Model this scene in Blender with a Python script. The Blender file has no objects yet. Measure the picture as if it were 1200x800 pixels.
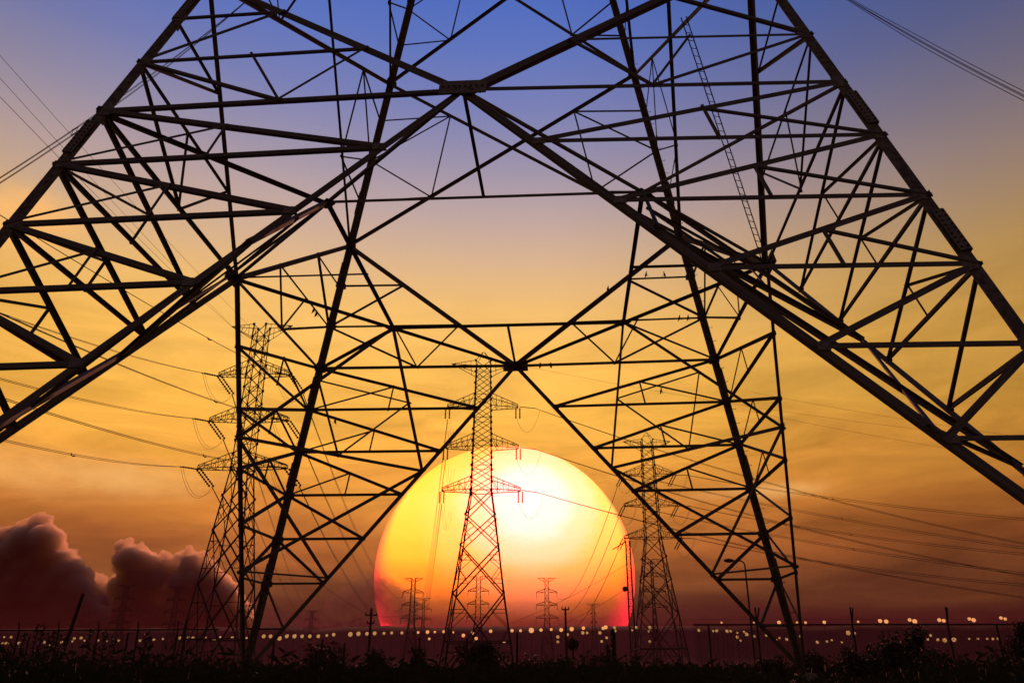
import bpy, bmesh, math, random
from mathutils import Vector, Matrix, noise
random.seed(7)
SC = bpy.context.scene
COL = SC.collection

# ------------------------------------------------------------------ camera
EYE = 1.5                                   # eye height above the ground (m)
FOC, PITCH, ROLL, YAW = 921.09, 0.39302, 0.00438, -0.05038
PPX, PPY = 19.35, 0.86                      # principal point offset, pixels of a 1200 wide frame
cd = bpy.data.cameras.new('camera'); cam = bpy.data.objects.new('camera', cd); COL.objects.link(cam)
cd.sensor_width = 36; cd.lens = FOC/1200*36; cd.clip_end = 500000; cd.clip_start = .1
cd.shift_x = -PPX/1200; cd.shift_y = PPY/1200
cam.matrix_world = Matrix.Translation((0, 0, EYE)) @ Matrix.Rotation(math.pi/2+PITCH, 4, 'X') @ Matrix.Rotation(-ROLL, 4, 'Z')
SC.camera = cam

def at(x, y, D):
    """world point seen at photo pixel (x, y) at forward distance D"""
    a = (x-600-PPX)/FOC; b = (400+PPY-y)/FOC
    a, b = a*math.cos(-ROLL)-b*math.sin(-ROLL), a*math.sin(-ROLL)+b*math.cos(-ROLL)
    Y = math.cos(PITCH)-b*math.sin(PITCH); Z = math.sin(PITCH)+b*math.cos(PITCH)
    return Vector((a/Y*D, D, Z/Y*D+EYE))

# ------------------------------------------------------------------ sky, light
def lin(c):
    return tuple((v/255/12.92 if v/255 <= .04045 else ((v/255+.055)/1.055)**2.4) for v in c)+(1,)
W = bpy.data.worlds.new('World'); SC.world = W; W.use_nodes = True
nt = W.node_tree; nt.nodes.clear()
def N(t, kind, **kw):
    n = t.nodes.new(kind)
    for k, v in kw.items(): setattr(n, k, v)
    return n
def math_(t, op, a, b=None, c=None):
    n = N(t, 'ShaderNodeMath', operation=op)
    for i, v in enumerate((a, b, c)):
        if v is None: continue
        if isinstance(v, (int, float)): n.inputs[i].default_value = v
        else: t.links.new(v, n.inputs[i])
    return n.outputs[0]
def ramp(t, fac, stops, interp='LINEAR'):
    r = N(t, 'ShaderNodeValToRGB'); r.color_ramp.interpolation = interp
    el = r.color_ramp.elements
    while len(el) < len(stops): el.new(.5)
    for e, (p, c) in zip(el, stops):
        e.position = p; e.color = c if len(c) == 4 else (*c, 1)
    t.links.new(fac, r.inputs[0]); return r.outputs[0]
tc = N(nt, 'ShaderNodeTexCoord'); sx = N(nt, 'ShaderNodeSeparateXYZ'); nt.links.new(tc.outputs['Generated'], sx.inputs[0])
el = math_(nt, 'MULTIPLY', math_(nt, 'ARCSINE', sx.outputs[2]), 57.2958)
az = math_(nt, 'MULTIPLY', math_(nt, 'ARCTAN2', sx.outputs[0], sx.outputs[1]), 57.2958)
# drifting streaks of thin cloud shift the sky's colour a little
cv = N(nt, 'ShaderNodeCombineXYZ')
nt.links.new(math_(nt, 'MULTIPLY', az, .035), cv.inputs[0]); nt.links.new(math_(nt, 'MULTIPLY', el, .16), cv.inputs[1])
ns = N(nt, 'ShaderNodeTexNoise'); ns.inputs['Scale'].default_value = 1.15; ns.inputs['Detail'].default_value = 7; ns.inputs['Roughness'].default_value = .55; ns.inputs['Distortion'].default_value = .5
nt.links.new(cv.outputs[0], ns.inputs['Vector'])
ns2 = N(nt, 'ShaderNodeTexNoise'); ns2.inputs['Scale'].default_value = 2.6; ns2.inputs['Detail'].default_value = 8; ns2.inputs['Roughness'].default_value = .6; ns2.inputs['Distortion'].default_value = .8
nt.links.new(cv.outputs[0], ns2.inputs['Vector'])
low = N(nt, 'ShaderNodeMapRange'); low.inputs[1].default_value = 27; low.inputs[2].default_value = 15; nt.links.new(el, low.inputs[0])
shift = math_(nt, 'MULTIPLY', math_(nt, 'SUBTRACT', ns.outputs[0], .5), math_(nt, 'MULTIPLY', low.outputs[0], 8.5))
el2 = math_(nt, 'MAXIMUM', math_(nt, 'ADD', el, shift), -8)
SKY = [(-8, (30, 8, 12)), (0, (62, 16, 28)), (1.6, (80, 28, 34)), (3.2, (95, 46, 37)), (4.8, (132, 76, 44)), (7, (180, 102, 50)), (10, (226, 140, 60)), (13.5, (252, 172, 70)),
       (17, (255, 186, 78)), (21, (255, 192, 92)), (25, (240, 188, 112)), (28.5, (213, 176, 142)), (31.5, (188, 163, 158)), (35, (154, 144, 166)),
       (39, (119, 125, 176)), (43, (92, 113, 183)), (47, (72, 102, 184)), (60, (48, 74, 158)), (92, (34, 54, 122))]
skyc = ramp(nt, math_(nt, 'DIVIDE', math_(nt, 'ADD', el2, 8), 100), [((e+8)/100, lin(c)) for e, c in SKY])
AZ = [(-180, .15), (-110, .2), (-70, .38), (-45, .78), (-33, .92), (-20, 1.0), (-8, 1.), (2, 1.), (10, .90), (18, .76), (26, .62), (34, .52), (50, .40), (80, .22), (120, .17), (180, .15)]
azf = ramp(nt, math_(nt, 'DIVIDE', math_(nt, 'ADD', az, 180), 360), [((a+180)/360, (v, v, v)) for a, v in AZ])
mot = N(nt, 'ShaderNodeMapRange'); mot.inputs[1].default_value = .3; mot.inputs[2].default_value = .7; mot.inputs[3].default_value = .72; mot.inputs[4].default_value = 1.22
nt.links.new(ns2.outputs[0], mot.inputs[0])
mot2 = math_(nt, 'ADD', math_(nt, 'MULTIPLY', math_(nt, 'SUBTRACT', mot.outputs[0], 1), low.outputs[0]), 1)
mx = N(nt, 'ShaderNodeVectorMath', operation='MULTIPLY'); nt.links.new(skyc, mx.inputs[0]); nt.links.new(azf, mx.inputs[1])
ms = N(nt, 'ShaderNodeVectorMath', operation='SCALE'); nt.links.new(mx.outputs[0], ms.inputs[0]); nt.links.new(mot2, ms.inputs['Scale'])
# banks of thin high cloud still catching the sun, away to the left
def gauss(v, c, w):
    d_ = math_(nt, 'DIVIDE', math_(nt, 'SUBTRACT', v, c), w); return math_(nt, 'EXPONENT', math_(nt, 'MULTIPLY', math_(nt, 'MULTIPLY', d_, d_), -1.0))
ns3 = N(nt, 'ShaderNodeTexNoise'); ns3.inputs['Scale'].default_value = 14; ns3.inputs['Detail'].default_value = 9; ns3.inputs['Roughness'].default_value = .58
mp3 = N(nt, 'ShaderNodeMapping'); mp3.inputs['Scale'].default_value = (1, 1, 1.7); nt.links.new(tc.outputs['Generated'], mp3.inputs[0]); nt.links.new(mp3.outputs[0], ns3.inputs['Vector'])
bank = math_(nt, 'MULTIPLY', gauss(az, -37.5, 5.2), gauss(el, 26.2, 2.6))
bank = math_(nt, 'ADD', bank, math_(nt, 'MULTIPLY', math_(nt, 'MULTIPLY', gauss(az, -30, 12), gauss(el, 11.5, 2.2)), .75))
bank = math_(nt, 'ADD', bank, math_(nt, 'MULTIPLY', math_(nt, 'MULTIPLY', gauss(az, 17, 7), gauss(el, 11.2, .9)), .7))
bk = N(nt, 'ShaderNodeMapRange'); bk.interpolation_type = 'SMOOTHSTEP'; nt.links.new(math_(nt, 'MULTIPLY', math_(nt, 'ADD', ns3.outputs[0], .12), bank), bk.inputs[0]); bk.inputs[1].default_value = .16; bk.inputs[2].default_value = .62; bk.inputs[4].default_value = .8
mb_ = N(nt, 'ShaderNodeMix', data_type='RGBA'); nt.links.new(bk.outputs[0], mb_.inputs[0]); nt.links.new(ms.outputs[0], mb_.inputs[6]); mb_.inputs[7].default_value = lin((252, 186, 108))
bg = N(nt, 'ShaderNodeBackground'); nt.links.new(mb_.outputs[2], bg.inputs[0]); bg.inputs[1].default_value = 1.13
wo = N(nt, 'ShaderNodeOutputWorld'); nt.links.new(bg.outputs[0], wo.inputs[0])

SUN_DIR = (at(592, 674, 1000)-Vector((0, 0, EYE))).normalized()
ld = bpy.data.lights.new('sun_light', 'SUN'); lo = bpy.data.objects.new('sun_light', ld); COL.objects.link(lo)
ld.energy = 2.5; ld.angle = math.radians(.5); ld.color = (1, .34, .22)
lamp_dir = Vector((SUN_DIR.x, SUN_DIR.y, 0)).normalized()*math.cos(math.radians(16.6))+Vector((0, 0, math.sin(math.radians(16.6))))
lo.rotation_euler = lamp_dir.to_track_quat('Z', 'Y').to_euler()
SC.view_settings.view_transform = 'Standard'; SC.view_settings.look = 'None'; SC.view_settings.exposure = 0; SC.view_settings.gamma = 1
SC.cycles.max_bounces = 6; SC.cycles.transparent_max_bounces = 16; SC.cycles.volume_bounces = 2

# ------------------------------------------------------------------ helpers
def material(name, col, rough=.7, metal=0, var=.3, scale=3.0, bump=0., emit=None, estr=0):
    m = bpy.data.materials.new(name); m.use_nodes = True; t = m.node_tree; b = t.nodes['Principled BSDF']
    b.inputs['Specular IOR Level'].default_value = .12; b.inputs['Roughness'].default_value = rough; b.inputs['Metallic'].default_value = metal
    o = N(t, 'ShaderNodeTexCoord'); n = N(t, 'ShaderNodeTexNoise'); n.inputs['Scale'].default_value = scale; n.inputs['Detail'].default_value = 6
    t.links.new(o.outputs['Object'], n.inputs['Vector'])
    lo_ = tuple(c*(1-var) for c in col); hi = tuple(min(1, c*(1+var)) for c in col)
    t.links.new(ramp(t, n.outputs[0], [(.3, lo_), (.7, hi)]), b.inputs['Base Color'])
    if bump:
        u = N(t, 'ShaderNodeBump'); u.inputs['Strength'].default_value = bump; t.links.new(n.outputs[0], u.inputs['Height']); t.links.new(u.outputs[0], b.inputs['Normal'])
    if emit:
        b.inputs['Emission Color'].default_value = (*emit, 1); b.inputs['Emission Strength'].default_value = estr
    return m
M = dict(
    steel=material('weathered_steel', (.165, .165, .155), .95, 0, .5, 6, .25),
    steel2=material('pylon_steel', (.09, .08, .075), .95, 0, .3, 2),
    plate=material('gusset_steel', (.24, .235, .23), .95, 0, .35, 9, .2),
    bolt=material('bolt_steel', (.05, .05, .05), .9, 0, .2, 30),
    wire=material('aluminium_wire', (.07, .065, .06), .9, 0, .15, 1),
    insul=material('insulator_glaze', (.035, .018, .014), .8, 0, .2, 4),
    concrete=material('concrete', (.22, .21, .2), .9, 0, .3, 3, .3),
    wood=material('weathered_wood', (.06, .045, .035), .9, 0, .4, 5, .3),
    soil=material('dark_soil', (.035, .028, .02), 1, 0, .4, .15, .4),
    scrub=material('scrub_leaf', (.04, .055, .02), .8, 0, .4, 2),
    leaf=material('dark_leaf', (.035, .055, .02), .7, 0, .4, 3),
    bark=material('bark', (.05, .035, .025), .9, 0, .3, 8, .3),
    hill=material('far_upland', (.06, .035, .03), 1, 0, .3, .004),
    cloud=material('cloud_body', (.62, .5, .42), 1, 0, .08, .0012),
    bird=material('dark_feathers', (.03, .028, .028), .7, 0, .3, 20),
    warm=material('warm_lamp_glass', (.5, .4, .25), .4, 0, 0, 1, 0, (1.0, .40, .13), .95),
    dim=material('amber_lamp_glass', (.4, .2, .1), .4, 0, 0, 1, 0, (1.0, .50, .16), .48),
    red=material('dim_red_lamp_glass', (.3, .05, .05), .4, 0, 0, 1, 0, (1.0, .12, .10), .20),
    mesh=material('fence_wire', (.06, .05, .05), .9, 0, .2, 4),
    facade=material('dim_lit_panel', (.3, .08, .08), .6, 0, .1, 1, 0, (1.0, .16, .12), .10),
)

def link(name, me, m=None, parent=None, mat=None):
    o = bpy.data.objects.new(name, me); COL.objects.link(o)
    if m and not me.materials: me.materials.append(M[m] if isinstance(m, str) else m)
    if parent: o.parent = parent
    if mat is not None: o.matrix_world = mat if parent is None else mat
    return o
def tag(o, label=None, cat=None, group=None, kind=None):
    if label: o['label'] = label
    if cat: o['category'] = cat
    if group: o['group'] = group
    if kind: o['kind'] = kind
    return o
def empty(name, loc, rz=0, **kw):
    o = bpy.data.objects.new(name, None); COL.objects.link(o); o.location = loc; o.rotation_euler = (0, 0, rz); o.empty_display_size = .5
    tag(o, **kw); return o
def frame(a, b, ref=None):
    """matrix with +Z running a->b and +Y as near as can be to ref"""
    z = (b-a); L = z.length; z = z/L
    ref = ref if ref is not None else (Vector((0, 0, 1)) if abs(z.z) < .9 else Vector((0, 1, 0)))
    x = ref.cross(z)
    if x.length < 1e-5: x = Vector((1, 0, 0)).cross(z)
    x.normalize(); y = z.cross(x)
    R = Matrix((x, y, z)).transposed().to_4x4(); R.translation = a
    return R, L
class MB:
    """collects simple solids, links them as one mesh"""
    def __init__(s): s.v = []; s.f = []; s.sm = False
    def add(s, vs, fs):
        k = len(s.v); s.v += [tuple(v) for v in vs]; s.f += [tuple(i+k for i in f) for f in fs]
    def box(s, c, d, R=None):
        c = Vector(c); vs = []
        for i in range(8):
            v = Vector(((i & 1)-.5, ((i >> 1) & 1)-.5, (i >> 2)-.5)); v = Vector((v.x*d[0], v.y*d[1], v.z*d[2]))
            vs.append(c+(R @ v if R is not None else v))
        s.add(vs, [(0, 2, 3, 1), (4, 5, 7, 6), (0, 1, 5, 4), (2, 6, 7, 3), (0, 4, 6, 2), (1, 3, 7, 5)])
    def tube(s, pts, rad, n=5, cap=True):
        pts = [Vector(p) for p in pts]; rad = rad if isinstance(rad, (list, tuple)) else [rad]*len(pts)
        vs = []; px = None
        for i, p in enumerate(pts):
            d = (pts[min(i+1, len(pts)-1)]-pts[max(i-1, 0)]).normalized()
            x = px if px is not None else (Vector((0, 0, 1)) if abs(d.z) < .9 else Vector((1, 0, 0))).cross(d)
            x = (x-d*x.dot(d)).normalized(); px = x; y = d.cross(x)
            for k in range(n):
                a = 2*math.pi*k/n; vs.append(p+(x*math.cos(a)+y*math.sin(a))*rad[i])
        fs = [(i*n+k, i*n+(k+1) % n, (i+1)*n+(k+1) % n, (i+1)*n+k) for i in range(len(pts)-1) for k in range(n)]
        if cap: fs += [tuple(reversed(range(n))), tuple(range((len(pts)-1)*n, len(pts)*n))]
        s.add(vs, fs)
    def ball(s, c, r, n=8, m=6, sq=(1, 1, 1)):
        c = Vector(c); vs = [c+Vector((0, 0, -r*sq[2]))]
        for i in range(1, m):
            t = math.pi*i/m
            for k in range(n):
                a = 2*math.pi*k/n; vs.append(c+Vector((r*sq[0]*math.sin(t)*math.cos(a), r*sq[1]*math.sin(t)*math.sin(a), -r*sq[2]*math.cos(t))))
        vs.append(c+Vector((0, 0, r*sq[2]))); fs = [(0, 1+(k+1) % n, 1+k) for k in range(n)]
        for i in range(m-2):
            for k in range(n): fs.append((1+i*n+k, 1+i*n+(k+1) % n, 1+(i+1)*n+(k+1) % n, 1+(i+1)*n+k))
        e = len(vs)-1; fs += [(e, 1+(m-2)*n+k, 1+(m-2)*n+(k+1) % n) for k in range(n)]
        s.add(vs, fs)
    def mesh(s, name, smooth=False):
        me = bpy.data.meshes.new(name); me.from_pydata(s.v, [], s.f); me.update()
        if smooth: me.polygons.foreach_set('use_smooth', [True]*len(me.polygons))
        return me
    def build(s, name, m, parent=None, smooth=False):
        return link(name, s.mesh(name, smooth), m, parent)

# unit angle section: 1 long in z, flange 1 along x, flange 2 along -y
def angle_mesh(name, t=.11):
    pr = [(-.5, 0), (.5, 0), (.5, -t), (-.5+t, -t), (-.5+t, -.68), (-.5, -.68)]
    vs = [(x, y, z) for z in (0, 1) for x, y in pr]; n = 6
    fs = [(0, 3, 2, 1), (0, 5, 4, 3), (6, 7, 8, 9), (6, 9, 10, 11)]+[(i, (i+1) % n, n+(i+1) % n, n+i) for i in range(n)]
    me = bpy.data.meshes.new(name); me.from_pydata(vs, [], fs); me.update(); return me
ANGLE = angle_mesh('angle_section'); ANGLE.materials.append(M['steel'])
ANGLE2 = angle_mesh('pylon_angle_section'); ANGLE2.materials.append(M['steel2'])
def member(name, a, b, w, parent, ref, me=None, off=0., ext=0.):
    """an angle section from a to b (in the parent's own space), flange facing ref"""
    a = Vector(a); b = Vector(b); dd = (b-a).normalized()*ext; a = a-dd; b = b+dd
    R, L = frame(a, b, ref)
    o = bpy.data.objects.new(name, me or ANGLE); COL.objects.link(o)
    o.parent = parent
    o.matrix_local = Matrix.Translation(R.to_3x3() @ Vector((0, off, 0))) @ R @ Matrix.Diagonal((w, w, L, 1))
    return o

# ------------------------------------------------------------------ ground, far upland
def gz(x, y): return .12*noise.noise(Vector((x*.05, y*.05, 0)))
g = MB()
xs = [-2900, -1500, -800, -500]+[-300+i*20 for i in range(31)]+[500, 800, 1500, 2900]
ys = [-280, -150, -70]+[i*15 for i in range(0, 41)]+[800, 1500, 2440]
for y in ys:
    for x in xs: g.v.append((x, y, gz(x, y) if abs(x) < 400 and y < 700 else 0))
nx = len(xs)
for j in range(len(ys)-1):
    for i in range(nx-1): g.f.append((j*nx+i, j*nx+i+1, (j+1)*nx+i+1, (j+1)*nx+i))
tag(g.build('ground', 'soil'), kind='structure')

h = MB()                                       # long flat upland that closes the view
n = 420
for i in range(n+1):
    px = -700+i*(2600/n); top = at(px, 736.5-px*.0042, 1500)
    zz = top.z+3.2*noise.fractal(Vector((px*.012, 0, 3)), .7, 2.1, 5)
    for dy, f_ in ((-260, 0), (-120, .45), (-40, .85), (0, 1), (300, 1.0), (800, 0)): h.v.append((top.x*(1+dy/3000), 1500+dy, -2+(zz+2)*f_+(1.5*noise.noise(Vector((px*.03, dy, 0))) if 0 < f_ < 1 else 0)))
for i in range(n):
    for k in range(5): h.f.append((i*6+k, (i+1)*6+k, (i+1)*6+k+1, i*6+k+1))
tag(h.build('far_hills', 'hill', smooth=True), kind='structure')

# ------------------------------------------------------------------ the sun
def sun_material():
    m = bpy.data.materials.new('sun_fire'); m.use_nodes = True; t = m.node_tree; t.nodes.clear()
    tc = N(t, 'ShaderNodeTexCoord'); s = N(t, 'ShaderNodeSeparateXYZ'); t.links.new(tc.outputs['Object'], s.inputs[0])
    x, z = s.outputs[0], s.outputs[2]
    nz = N(t, 'ShaderNodeTexNoise'); nz.inputs['Scale'].default_value = 3; nz.inputs['Detail'].default_value = 5
    mp = N(t, 'ShaderNodeMapping'); mp.inputs['Scale'].default_value = (1, 1, 4); t.links.new(tc.outputs['Object'], mp.inputs[0]); t.links.new(mp.outputs[0], nz.inputs['Vector'])
    zz = math_(t, 'ADD', z, math_(t, 'MULTIPLY', math_(t, 'SUBTRACT', nz.outputs[0], .5), .09))
    def S(r, g, b, k=1): return (r*k, g*k, b*k)
    stops = [(-1, (.3, .02, .03)), (-.44, (.14, .018, .03)), (-.36, (.24, .028, .03)), (-.28, (.42, .062, .03)), (-.18, (.85, .17, .03)), (-.08, (1.9, .36, .035)), (.02, (3.4, .54, .04)),
             (.13, (5.0, .80, .055)), (.28, (5.8, .95, .08)), (.5, (6.2, 1.08, .12)), (.72, (6.0, 1.05, .08)), (.88, (5.4, .92, .04)), (1, (4.2, .72, .03))]
    r = ramp(t, math_(t, 'DIVIDE', math_(t, 'ADD', zz, 1), 2), [((a+1)/2, tuple(v/8 for v in c)) for a, c in stops])
    # hot spot up and to the right of the middle
    dx = math_(t, 'SUBTRACT', x, .17); dz = math_(t, 'MULTIPLY', math_(t, 'SUBTRACT', z, .50), 1.05)
    d = math_(t, 'SQRT', math_(t, 'ADD', math_(t, 'MULTIPLY', dx, dx), math_(t, 'MULTIPLY', dz, dz)))
    d = math_(t, 'ADD', d, math_(t, 'MULTIPLY', math_(t, 'SUBTRACT', nz.outputs[0], .5), .12))
    hot = ramp(t, d, [(0, (1, 1, 1)), (.2, (.9, .9, .9)), (.38, (.42, .42, .42)), (.58, (.09, .09, .09)), (.85, (0, 0, 0))], 'EASE')
    rr = math_(t, 'SQRT', math_(t, 'ADD', math_(t, 'MULTIPLY', x, x), math_(t, 'MULTIPLY', z, z)))
    # the limb reddens, most of all low down
    lowk = N(t, 'ShaderNodeMapRange'); lowk.inputs[1].default_value = .75; lowk.inputs[2].default_value = -.25; t.links.new(z, lowk.inputs[0])
    edge0 = math_(t, 'SUBTRACT', .978, math_(t, 'MULTIPLY', lowk.outputs[0], .27))
    lm = N(t, 'ShaderNodeMapRange'); t.links.new(rr, lm.inputs[0]); t.links.new(edge0, lm.inputs[1]); lm.inputs[2].default_value = 1.0
    lm.interpolation_type = 'SMOOTHSTEP'
    limb = math_(t, 'MULTIPLY', lm.outputs[0], math_(t, 'ADD', .55, math_(t, 'MULTIPLY', lowk.outputs[0], .42)))
    mixh = N(t, 'ShaderNodeMix', data_type='RGBA'); t.links.new(hot, mixh.inputs[0]); t.links.new(r, mixh.inputs[6]); mixh.inputs[7].default_value = (.9, .17, .15, 1)
    mixl = N(t, 'ShaderNodeMix', data_type='RGBA'); t.links.new(limb, mixl.inputs[0]); t.links.new(mixh.outputs[2], mixl.inputs[6]); mixl.inputs[7].default_value = (.30, .008, .013, 1)
    e = N(t, 'ShaderNodeEmission'); e.inputs[1].default_value = 8; t.links.new(mixl.outputs[2], e.inputs[0])
    o = N(t, 'ShaderNodeOutputMaterial'); t.links.new(e.outputs[0], o.inputs[0]); return m
sb = MB(); sb.ball((0, 0, 0), 1, 128, 64)
sun = link('sun', sb.mesh('sun', True), sun_material())
sun.location = SUN_DIR*200000+Vector((0, 0, EYE)); sun.scale = (200000*math.sin(.1575),)*3
# object space kept upright and facing the viewer's side of the sky
sun.rotation_euler = (SUN_DIR.to_track_quat('Y', 'Z')).to_euler()
tag(sun, 'huge glowing yellow and white sun setting behind the far pylons', 'sun')

# ------------------------------------------------------------------ clouds
ICO = {}
for q_ in (1, 2, 3, 4):
    b_ = bmesh.new(); bmesh.ops.create_icosphere(b_, subdivisions=q_, radius=1.0); b_.verts.ensure_lookup_table()
    ICO[q_] = ([tuple(v.co) for v in b_.verts], [tuple(v.index for v in f.verts) for f in b_.faces]); b_.free()
def cloud(label, prof, D, base_y, mat, seed, step=7, rmin=5, rmax=15, thick=1.0):
    rnd = random.Random(seed); k = D/FOC
    x = prof[0][0]
    def top(x):
        for (x0, y0), (x1, y1) in zip(prof, prof[1:]):
            if x0 <= x <= x1: return y0+(y1-y0)*(x-x0)/(x1-x0)
        return prof[-1][1]
    blobs = []
    while x <= prof[-1][0]:
        ty = top(x); y = ty; first = True
        while y < base_y:
            r = rnd.uniform(rmin, rmax)*(.62 if first else 1.15); r = min(r, max(3., base_y-ty))
            blobs.append((x+rnd.uniform(-2, 2), y+r, r, first))
            if first:
                for _ in range(6):
                    xx = x+rnd.uniform(-step*.8, step*.8); r2 = rnd.uniform(1.0, 3.4); blobs.append((xx, top(xx)+r2*rnd.uniform(-.6, 1.6), r2, True))
            y += r*.9; first = False
        x += step*rnd.uniform(.7, 1.1)
    V = []; F = []; MI = []
    for bx, by, r, fst in blobs:
        c = at(bx, by, D+(0 if fst else rnd.uniform(-120, 150))); tiny = fst and r < 3.7; tv, tf = ICO[2 if tiny else 4 if fst else 3]; MI += [1 if tiny else 0]*len(tf)
        sx_, sy_, sz_ = r*k*rnd.uniform(1, 1.25), r*k*1.6*thick, r*k*rnd.uniform(.9, 1.1); o_ = len(V)
        for v in tv:
            q = Vector((c.x+v[0]*sx_, c.y+v[1]*sy_, c.z+v[2]*sz_)); qq = q/(k*6)
            dv = noise.fractal(qq, .55, 2.3, 6)*k*3.8; w = noise.noise_vector(qq*3.4)*k*1.7
            V.append((q.x+w.x+dv*.5, q.y+w.y, q.z+w.z+dv*.9))
        F += [(a+o_, b+o_, d+o_) for a, b, d in tf]
    me = bpy.data.meshes.new('cloud'); me.from_pydata(V, [], F); me.update(); me.materials.append(mat); me.polygons.foreach_set('use_smooth', [True]*len(me.polygons))
    o = link('cloud', me); rm = o.modifiers.new('skin', 'REMESH'); rm.mode = 'VOXEL'; rm.voxel_size = k*1.15; rm.use_smooth_shade = True
    return tag(o, label, 'cloud')
def cloud_mat(name, dens, col, aniso=.55):
    m = bpy.data.materials.new(name); m.use_nodes = True; t = m.node_tree; t.nodes.clear()
    v = N(t, 'ShaderNodeVolumePrincipled'); v.inputs['Density'].default_value = dens; v.inputs['Color'].default_value = (*col, 1); v.inputs['Anisotropy'].default_value = aniso
    o = N(t, 'ShaderNodeOutputMaterial'); t.links.new(v.outputs[0], o.inputs['Volume']); return m
CM = cloud_mat('cumulus', .026, (.96, .78, .56)); CT = cloud_mat('thin_cumulus', .0042, (.40, .30, .24), .3)
cloud('big dark cumulus cloud with a pink lit right edge at the left frame edge', [(-160, 600), (-90, 612), (-40, 622), (0, 621), (14, 617), (30, 612), (44, 604), (54, 603), (60, 610), (62, 624), (72, 639), (82, 644), (89, 655), (92, 668), (98, 684), (110, 700), (120, 722)], 5200, 752, CM, 3)
cloud('ragged cumulus cloud with pink edges left of the nearest distant pylon', [(136, 706), (139, 640), (143, 633), (152, 632), (158, 641), (166, 638), (173, 649), (180, 645), (187, 653), (194, 646), (200, 655), (204, 667), (208, 650), (220, 643), (230, 650), (238, 647), (248, 658), (262, 672), (280, 694), (292, 716)], 5600, 752, CM, 5, rmax=12)
cloud('low dark cloud bank between the two pink edged cumulus clouds', [(84, 690), (96, 676), (104, 673), (118, 678), (128, 681), (140, 677), (160, 676)], 5900, 752, CM, 9, rmax=10)
cloud('small brown cloud beside the left rim of the sun', [(388, 702), (396, 694), (402, 689), (410, 683), (416, 682), (424, 676), (432, 674), (438, 670), (446, 673), (456, 676), (464, 684), (478, 692), (492, 706)], 6400, 716, CT, 12, rmax=9)

# ------------------------------------------------------------------ the big tower
S = 12.0                                       # half width at the waist node level
hH, kT, hU, cF, hT, oB = 1.4112, .2277, 2.0347, .0249, 2.9088, .026
TW = empty('lattice_tower', (-.11821*S, 2.68947*S, EYE), YAW,
    label='huge near lattice tower whose crossed dark steel legs and braces fill the frame', cat='pylon')
def wd(z): return 1-kT*(z-hH)
FACES = []                                     # (name, outward normal, along axis)
for nrm, ax in (((0, -1, 0), (1, 0, 0)), ((1, 0, 0), (0, 1, 0)), ((0, 1, 0), (-1, 0, 0)), ((-1, 0, 0), (0, -1, 0))):
    FACES.append((Vector(nrm), Vector(ax)))
def P(face, u, z, bulge=0):
    """point on a face: u in -1..1 across, z height (tower units)"""
    n_, a_ = FACES[face]; w = wd(z)
    return (n_*(w+bulge)+a_*(u*w)+Vector((0, 0, z)))*S
LV = [hH-(hH+cF)*i/7 for i in range(8)]        # leg node levels below the waist
UP = [hH+(hU-hH)*i/3 for i in range(4)]        # waist, b, a, top of the lower frame
zW = 3.73; LEV = [hU, hT, zW, 4.4, 4.95, 5.4]
def lerp(a, b, t): return a+(b-a)*t
rj = random.Random(2)
def mem(name, a, b, w, ref, lvl=0):
    return member(name, a, b, w, TW, ref, ANGLE, lvl*.02+rj.uniform(-.006, .006), (rj.uniform(.1, .22) if name == 'hip_brace' else rj.uniform(.0, .14)) if w < .25 else 0)
wLEG, wDI, wV, wH, wD, wR, wP, wI = .36, .225, .28, .16, .18, .09, .18, .18
NODE = []
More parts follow.
